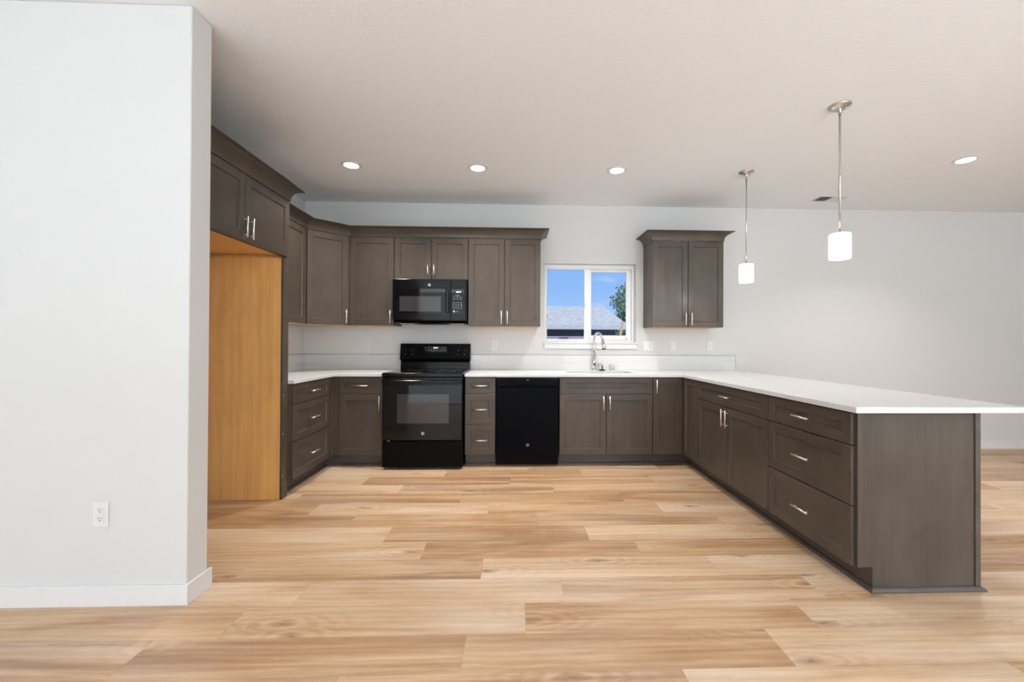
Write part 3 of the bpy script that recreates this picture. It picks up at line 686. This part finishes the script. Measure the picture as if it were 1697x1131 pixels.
# backguard
b = MB()
def ext(poly, x0, x1, bb):
    n = len(poly)
    bb.face([(x0, y, z) for y, z in reversed(poly)]); bb.face([(x1, y, z) for y, z in poly])
    for k in range(n):
        l = (k + 1) % n; bb.face([(x0, poly[k][0], poly[k][1]), (x0, poly[l][0], poly[l][1]), (x1, poly[l][0], poly[l][1]), (x1, poly[k][0], poly[k][1])])
ext([(-.012, .9125), (-.012, 1.0), (-.072, 1.0), (-.086, .985), (-.092, .925), (-.092, .9125)], -RW, RW, b)
b.build('backguard', BLK, r, bevel=.003)
b = MB(); ext([(-.012, 1.001), (-.012, 1.184), (-.070, 1.186), (-.080, 1.180), (-.108, 1.028), (-.104, 1.010), (-.085, 1.001)], -RW - .004, RW + .004, b)
cp = b.build('control_panel', BLKM, r, bevel=.004)
ang = math.atan2(.028, .152)
def on_panel(name, m_, zz, builder, xx, **k):
    t_ = (zz - 1.028) / .152; yy = -.108 + .028 * t_
    o = builder.build(name, m_, cp, loc=(xx, yy - .0006, zz), rot=(-ang, 0, 0), **k); return o
on_panel('display_glass', BGLASS, 1.123, MB().box(-.123, .123, -.001, 0, -.030, .034), .004)
for kx in (-.322, -.246, .244, .317):
    kb = MB().lathe([(.0001, -.022), (.019, -.022), (.0225, -.018), (.0235, 0)], (0, 0, 0), 28, 'Y')
    kb.box(-.0045, .0045, -.030, -.021, -.020, .020)
    ko = on_panel('control_knob', BLK, 1.116, kb, kx, merge=False)
    for q in range(9):
        a_ = R(-130 + q * 32.5); ti = MB().box(.031 * math.sin(a_) - .0012, .031 * math.sin(a_) + .0012, -.0008, 0, .031 * math.cos(a_) - .0012, .031 * math.cos(a_) + .0012)
        t2 = ti.build('dial_mark', INK, cp); t2.location = ko.location; t2.rotation_euler = ko.rotation_euler
    t2 = MB().box(-.006, .006, -.0008, 0, -.048, -.043).build('dial_symbol', INK, cp); t2.location = ko.location; t2.rotation_euler = ko.rotation_euler
led = text_obj('clock_digits', '60:17', .022, LED, cp, (.006, -.0925, 1.140)); led.rotation_euler = (R(90) - ang, 0, 0)
for q, bx in enumerate((-.105, -.078, -.052, -.018, .012, .050, .076, .102)):
    on_panel('touch_button', INK, 1.122, MB().box(bx - .005, bx + .005, -.0008, 0, -.012, -.004), .004).location.y -= .0012
    if q in (0, 1, 6, 7): on_panel('touch_button', INK, 1.122, MB().box(bx - .006, bx + .006, -.0008, 0, .014, .018), .004).location.y -= .0012

# ------------------------------------------------------------------ microwave
MXc = -.8705; MW = .3755
r = empty('microwave_oven', (MXc, 0, 0), 0, 'black over-the-range microwave hanging under the short wall cabinet', 'microwave')
MB().box(-MW, MW, -.355, -.006, 1.425, 1.846).build('body', BLK, r)
b = MB(); ext([(-.350, 1.4245), (-.370, 1.405), (-.31, 1.392), (-.02, 1.392), (-.01, 1.4245)], -MW + .01, MW - .01, b)
un = b.build('underside', BLKM, r)
MB().box(-.30, -.16, -.362, -.25, 1.3885, 1.3915).build('reflection_panel', UNDER_REFL, un); MB().box(.20, .34, -.362, -.25, 1.3885, 1.3915).build('reflection_panel', UNDER_REFL, un)  # pale grey panels stand in for bright reflections under the microwave
MB().box(-.12, .16, -.34, -.14, 1.3885, 1.3915).build('grease_filter', HOLE, un)
xsplit = .212
d = MB().box(-MW, xsplit - .001, -.392, -.357, 1.43, 1.845).build('door', BLK, r, bevel=.004)
MB().box(-.352, .205, -.3935, -.3922, 1.492, 1.745).build('door_glass', BGLASS, d)
MB().box(-.305, .115, -.3942, -.3936, 1.515, 1.668).build('window', DKGLASS, d, bevel=.0002)
b = MB().box(.163, .196, -.432, -.412, 1.502, 1.742)
b.box(.168, .191, -.4125, -.394, 1.505, 1.53).box(.168, .191, -.4125, -.394, 1.715, 1.74)
b.build('handle', BLK, d, bevel=.007, seg=3, merge=False)
emblem(d, -.005, -.3925, 1.785, .0155)
pn = MB().box(xsplit + .001, MW - .012, -.392, -.357, 1.43, 1.845).build('control_panel', BLK, r, bevel=.003)
MB().box(MW - .011, MW, -.385, -.357, 1.43, 1.845).build('side_trim', BLK, r, bevel=.003)
MB().box(.222, .345, -.3932, -.3922, 1.492, 1.742).build('keypad_glass', BGLASS, pn)
text_obj('clock_digits', '60:17', .022, LED, pn, (.292, -.3938, 1.714))
for j in range(4):
    for i in range(4): MB().box(.238 + i * .024 + (.004 if i == 3 else 0), .246 + i * .024 + (.008 if i == 3 else 0), -.3940, -.3933, 1.545 + j * .0195, 1.551 + j * .0195).build('key', INK, pn)
for j in range(2):
    for i in range(3): MB().box(.240 + i * .033, .256 + i * .033, -.3940, -.3933, 1.640 + j * .019, 1.6435 + j * .019).build('key', INK, pn)
MB().box(.252, .30, -.3940, -.3933, 1.677, 1.680).build('key', INK, pn)
MB().cyl((.246, -.3933, 1.517), (.246, -.394, 1.517), .011, n=20).build('key', INK, pn); MB().cyl((.280, -.3933, 1.517), (.280, -.394, 1.517), .006, n=16).build('key', INK, pn)

# ------------------------------------------------------------------ dishwasher
r = empty('dishwasher', (.1225, 0, 0), 0, 'black dishwasher with full-width recessed pocket handle under the worktop', 'dishwasher')
hw = .301
MB().box(-hw + .004, hw - .004, -.60, -.03, .02, .868).build('tub', BLKM, r)
d = MB().box(-hw, hw, -.642, -.602, .092, .856).build('door', BSS, r, bevel=.004)
b = MB(); ext([(-.6425, .766), (-.6425, .797), (-.668, .800), (-.672, .792), (-.668, .772)], -hw + .022, hw - .022, b); b.build('handle', BSS, d, bevel=.003)
MB().box(-hw + .005, hw - .005, -.575, -.56, .0105, .088).build('kick_plate', BLKM, r)
MB().box(-hw, hw, -.625, -.603, .858, .868).build('top_strip', WDK, r)
MB().box(-.010, .010, -.6432, -.6424, .838, .843).build('status_mark', INK, d)
emblem(d, .002, -.6424, .214, .0165, mat('emblem_dark', (.22, .21, .20), .35, .6))

# ------------------------------------------------------------------ outlets and switches
def holes(o, x):
    for q in (1, -1):
        z = q * .0195
        MB().box(x - .0075, x - .0050, -.0088, -.0083, z + .001, z + .009).build('slot', HOLE, o)
        MB().box(x + .0050, x + .0072, -.0088, -.0083, z + .002, z + .009).build('slot', HOLE, o)
        MB().cyl((x, -.0088, z - .006), (x, -.0083, z - .006), .0028, n=10).build('ground_hole', HOLE, o)
SCREWP = mat('screw_paint', (.62, .62, .62), .4)
def outlet(label, loc, kinds, cat='outlet', group=None):
    nm = 'light_switch' if kinds == 's' else ('switch_and_outlet' if 's' in kinds else 'electrical_outlet')
    r = empty(nm, loc, 0, label, cat, group); n = len(kinds); W = .035 + .023 * (n - 1)
    MB().box(-W, W, -.006, -.0005, -.0575, .0575).build('cover_plate', WPLAS, r, bevel=.0025, seg=3)
    for i, k in enumerate(kinds):
        x = (i - (n - 1) / 2) * .046
        if k == 'o':
            o = MB().box(x - .0165, x + .0165, -.0083, -.0058, -.0335, .0335).build('receptacle', WPLAS, r, bevel=.001)
            holes(o, x)
        else:
            b = MB(); ext([(-.0058, -.0335), (-.0058, .0335), (-.0075, .0335), (-.0100, -.0335)], x - .0165, x + .0165, b); b.build('rocker', WPLAS, r, bevel=.0008)
    for z in (-.049, .049):
        for i in range(n): MB().cyl(((i - (n - 1) / 2) * .046, -.0066, z), ((i - (n - 1) / 2) * .046, -.0059, z), .0028, n=10).build('screw', SCREWP, r)
OG = 'white wall plates'
outlet('white duplex outlet low on the foreground partition wall above its baseboard', (-1.872, YS1, .4115), 'o', group=OG)
outlet('white duplex outlet on the back wall left of the range', (-1.627, 0, 1.177), 'o', group=OG)
outlet('white duplex outlet on the back wall between the range and the window', (-.23, 0, 1.177), 'o', group=OG)
outlet('double white plate with switch and outlet just right of the window', (1.499, 0, 1.172), 'so', 'switch plate', OG)
outlet('single white rocker switch below the separate wall cabinet', (1.785, 0, 1.178), 's', 'light switch', OG)
outlet('white duplex outlet nearest the right end of the tile backsplash', (2.204, 0, 1.175), 'o', group=OG)

# ------------------------------------------------------------------ ceiling lights
def downlight(x, y, label, power=13.5):
    r = empty('recessed_downlight', (x, y, ZC), 0, label, 'ceiling light', 'recessed ceiling downlights') if label else struct(empty('added_downlight', (x, y, ZC)))
    MB().lathe([(.062, -.0085), (.066, -.0075), (.090, -.0005)], (0, 0, 0), 40).build('trim_ring', TRIM, r)
    MB().lathe([(.0001, -.0080), (.0618, -.0080)], (0, 0, 0), 40).build('diffuser', LAMPE, r)
    lamp('downlight_beam', 'AREA', (x, y, ZC - .012), (0, 0, 0), power, (1, .945, .87) if label else (.93, .97, 1), shape='DISK', size=.12, spread=R(120) if label else R(120))
for x, y, s in ((-1.436, -.992, 'leftmost of the three round downlights over the kitchen floor, nearest the refrigerator cabinet'), (-.339, -.982, 'middle round downlight, above and in front of the microwave'), (.898, -.987, 'round downlight in front of the kitchen window, left of the pendants'), (3.744, -1.329, 'round downlight on the right, beyond the peninsula pendants')):
    downlight(x, y, s)
for x, y in ((-4.2, -4.6), (-4.2, -7.0), (-1.2, -5.8), (1.6, -5.8), (4.4, -4.2), (4.4, -6.8)):     # added downlights behind the camera, unseen, to brighten floor and ceiling
    downlight(x, y, None, 17)
def pendant(x, y, label):
    r = empty('pendant_light', (x, y, ZC), 0, label, 'pendant light', 'pendant lights over the peninsula')
    cn = MB().lathe([(.063, -.0008), (.065, -.006), (.062, -.011), (.050, -.015), (.046, -.019), (.012, -.022), (.0105, -.026), (.0105, -.055), (.0001, -.055)], (0, 0, 0), 40).build('canopy', NICKEL, r)
    for s in (-1, 1): MB().lathe([(.0001, -.026), (.004, -.025), (.005, -.021), (.005, -.016)], (s * .034, -.01 * s, 0), 14).build('screw', NICKEL, cn)
    MB().cyl((0, 0, -.05), (0, 0, -.825), .0062, n=16).build('rod', NICKEL, r)
    MB().lathe([(.0001, -.818), (.012, -.819), (.030, -.824), (.032, -.829), (.0001, -.829)], (0, 0, 0), 28).build('socket_cap', NICKEL, r)
    MB().lathe([(.0001, -.8295), (.045, -.830), (.056, -.834), (.0605, -.842), (.061, -.90), (.060, -.992), (.056, -.996), (.053, -.992), (.054, -.90), (.054, -.845), (.045, -.836), (.0001, -.835)], (0, 0, 0), 40).build('glass_shade', SHADE, r)
    lamp('pendant_bulb', 'POINT', (x, y, ZC - 1.02), (0, 0, 0), 2.5, (1, .97, .92), shadow_soft_size=.045)
pendant(2.069, -.999, 'farther slim pendant lamp with white cylinder shade, nearer the back wall')
pendant(2.093, -2.059, 'nearer slim pendant lamp with white cylinder shade over the peninsula end')
# ceiling register
r = empty('air_register', (3.326, -.358, ZC), 0, 'white louvered air register in the ceiling near the back wall', 'ceiling vent')
b = MB(); W_, H_ = .155, .082
b.box(-W_, W_, -H_, -H_ + .018, -.006, -.0005).box(-W_, W_, H_ - .018, H_, -.006, -.0005).box(-W_, -W_ + .018, -H_ + .018, H_ - .018, -.006, -.0005).box(W_ - .018, W_, -H_ + .018, H_ - .018, -.006, -.0005).box(-.004, .004, -H_ + .018, H_ - .018, -.006, -.0005)
b.build('frame', TRIM, r, bevel=.001, merge=False)
MB().box(-W_ + .018, W_ - .018, -H_ + .018, H_ - .018, -.0012, -.0006).build('duct_opening', GRID, r)
for i in range(11):
    for s in (-1, 1):
        b = MB(); x = s * (.012 + i * .0118); b.face([(x - s*.001, -H_ + .018, -.0014), (x - s*.001, H_ - .018, -.0014), (x + s * .0065, H_ - .018, -.0085), (x + s * .0065, -H_ + .018, -.0085)])
        b.build('louver', TRIM, r)

# ------------------------------------------------------------------ outside the window
GRASS = mat('dry_ground', (.34, .31, .24), .9); 
struct(MB().box(-60, 60, .7, 120, -1.3, -1.2).build('ground', GRASS))
def shingle_material():
    mt = bpy.data.materials.new('roof_shingles'); mt.use_nodes = True; t = mt.node_tree; b = t.nodes['Principled BSDF']; L = t.links.new
    c = N(t, 'ShaderNodeTexCoord'); n = N(t, 'ShaderNodeTexNoise'); n.inputs['Scale'].default_value = 5; n.inputs['Detail'].default_value = 8; n.inputs['Roughness'].default_value = .8
    L(c.outputs['Object'], n.inputs['Vector']); r_ = N(t, 'ShaderNodeValToRGB'); r_.color_ramp.elements[0].position = .35; r_.color_ramp.elements[0].color = (.38, .37, .345, 1); r_.color_ramp.elements[1].position = .62; r_.color_ramp.elements[1].color = (.74, .72, .67, 1)
    L(n.outputs[0], r_.inputs[0]); L(r_.outputs[0], b.inputs['Base Color']); b.inputs['Roughness'].default_value = .9; return mt
ROOF = shingle_material(); SIDING = mat('dark_siding', (.10, .11, .15), .8); FENCE = mat('pale_fence', (.62, .60, .70), .7); LUMBER = mat('lumber', (.85, .55, .32), .7); LEAF = mat('leaves', (.24, .36, .22), .7); BARK = mat('bark', (.14, .10, .07), .9)
r = empty('neighbor_house', (-2, 16, -1.2), 0, 'neighboring house with pale grey shingle roof seen through the kitchen window', 'house')
b = MB(); x0, x1 = -8, 7.02
ext([(-2.0 - .35, 3.07), (-2.0 - .35, 3.17), (3, 4.47), (8.3, 3.17), (8.3, 3.07), (3, 4.37)], x0, x1, b); b.build('roof', ROOF, r, fix=True)
b = MB(); ext([(-1.6, 0), (-1.6, 3.1), (3, 4.3), (7.6, 3.1), (7.6, 0)], x0 + .4, x1 - .45, b); b.build('wall', SIDING, r, fix=True)
MB().box(x0, x1, -2.45, -2.36, 3.0, 3.13).build('gutter', TRIM, r)
MB().box(3.3, 3.55, -.4, -.15, 3.35, 3.78).build('roof_vent', BLKM, r)
r = empty('backyard_fence', (2, 9.4, -1.2), 0, 'pale vinyl privacy fence below the neighboring roof, seen in the left window pane', 'fence')
b = MB()
for i in range(30): b.box(-3 + i * .2, -3 + i * .2 + .192, -.02, .02, 0, 2.56)
b.build('boards', FENCE, r, merge=False); MB().box(-3, 3, -.03, .03, 2.58, 2.625).build('top_rail', FENCE, r)
o = MB().box(-.16, .16, -.06, .0, 0, .115).build('electrical_box', mat('brown_box', (.06, .02, .02), .6), loc=(1.62, 9.355, 1.275), bevel=.008); tag(o, 'small dark brown box mounted near the top of the pale fence', 'box')
o = MB().box(-.045, .045, -.02, .02, 0, 3.4).build('leaning_board', LUMBER, loc=(4.02, 13.1, -1.2), rot=(0, R(9.5), 0)); tag(o, 'orange lumber board leaning by the neighboring house gutter', 'board')
def tree(x, y, h, rad, label):
    r = empty('leafy_tree', (x, y, -1.2), 0, label, 'tree')
    MB().cyl((0, 0, 0), (0, 0, h * .6), .22, .1, n=12).build('trunk', BARK, r)
    rnd = random.Random(5); b = MB(); cl = []
    for i in range(80):
        z = h * (.28 + .70 * rnd.random()); rr = rad * math.sqrt(max(.03, 1 - ((z / h - .55) / .47) ** 2)); a_ = rnd.uniform(0, 6.28); q = rnd.uniform(.45, .95) * rr
        cl.append((Vector((q * math.cos(a_), q * math.sin(a_), z)), rnd.uniform(.3, .55) * rad * .6))
    for c_, cr in cl:
        for k in range(150):
            v = Vector((rnd.gauss(0, 1), rnd.gauss(0, 1), rnd.gauss(0, 1))).normalized() * cr * rnd.uniform(.6, 1.05); p = c_ + v
            u1 = Vector((rnd.gauss(0, 1), rnd.gauss(0, 1), rnd.gauss(0, 1))).normalized() * .10; u2 = v.cross(u1).normalized() * .07
            b.face([p - u1, p + u2, p + u1, p - u2])
    b.build('foliage', LEAF, r, merge=False)
tree(8.5, 24.5, 6.35, 2.1, 'green leafy tree beyond the right end of the neighboring roof')
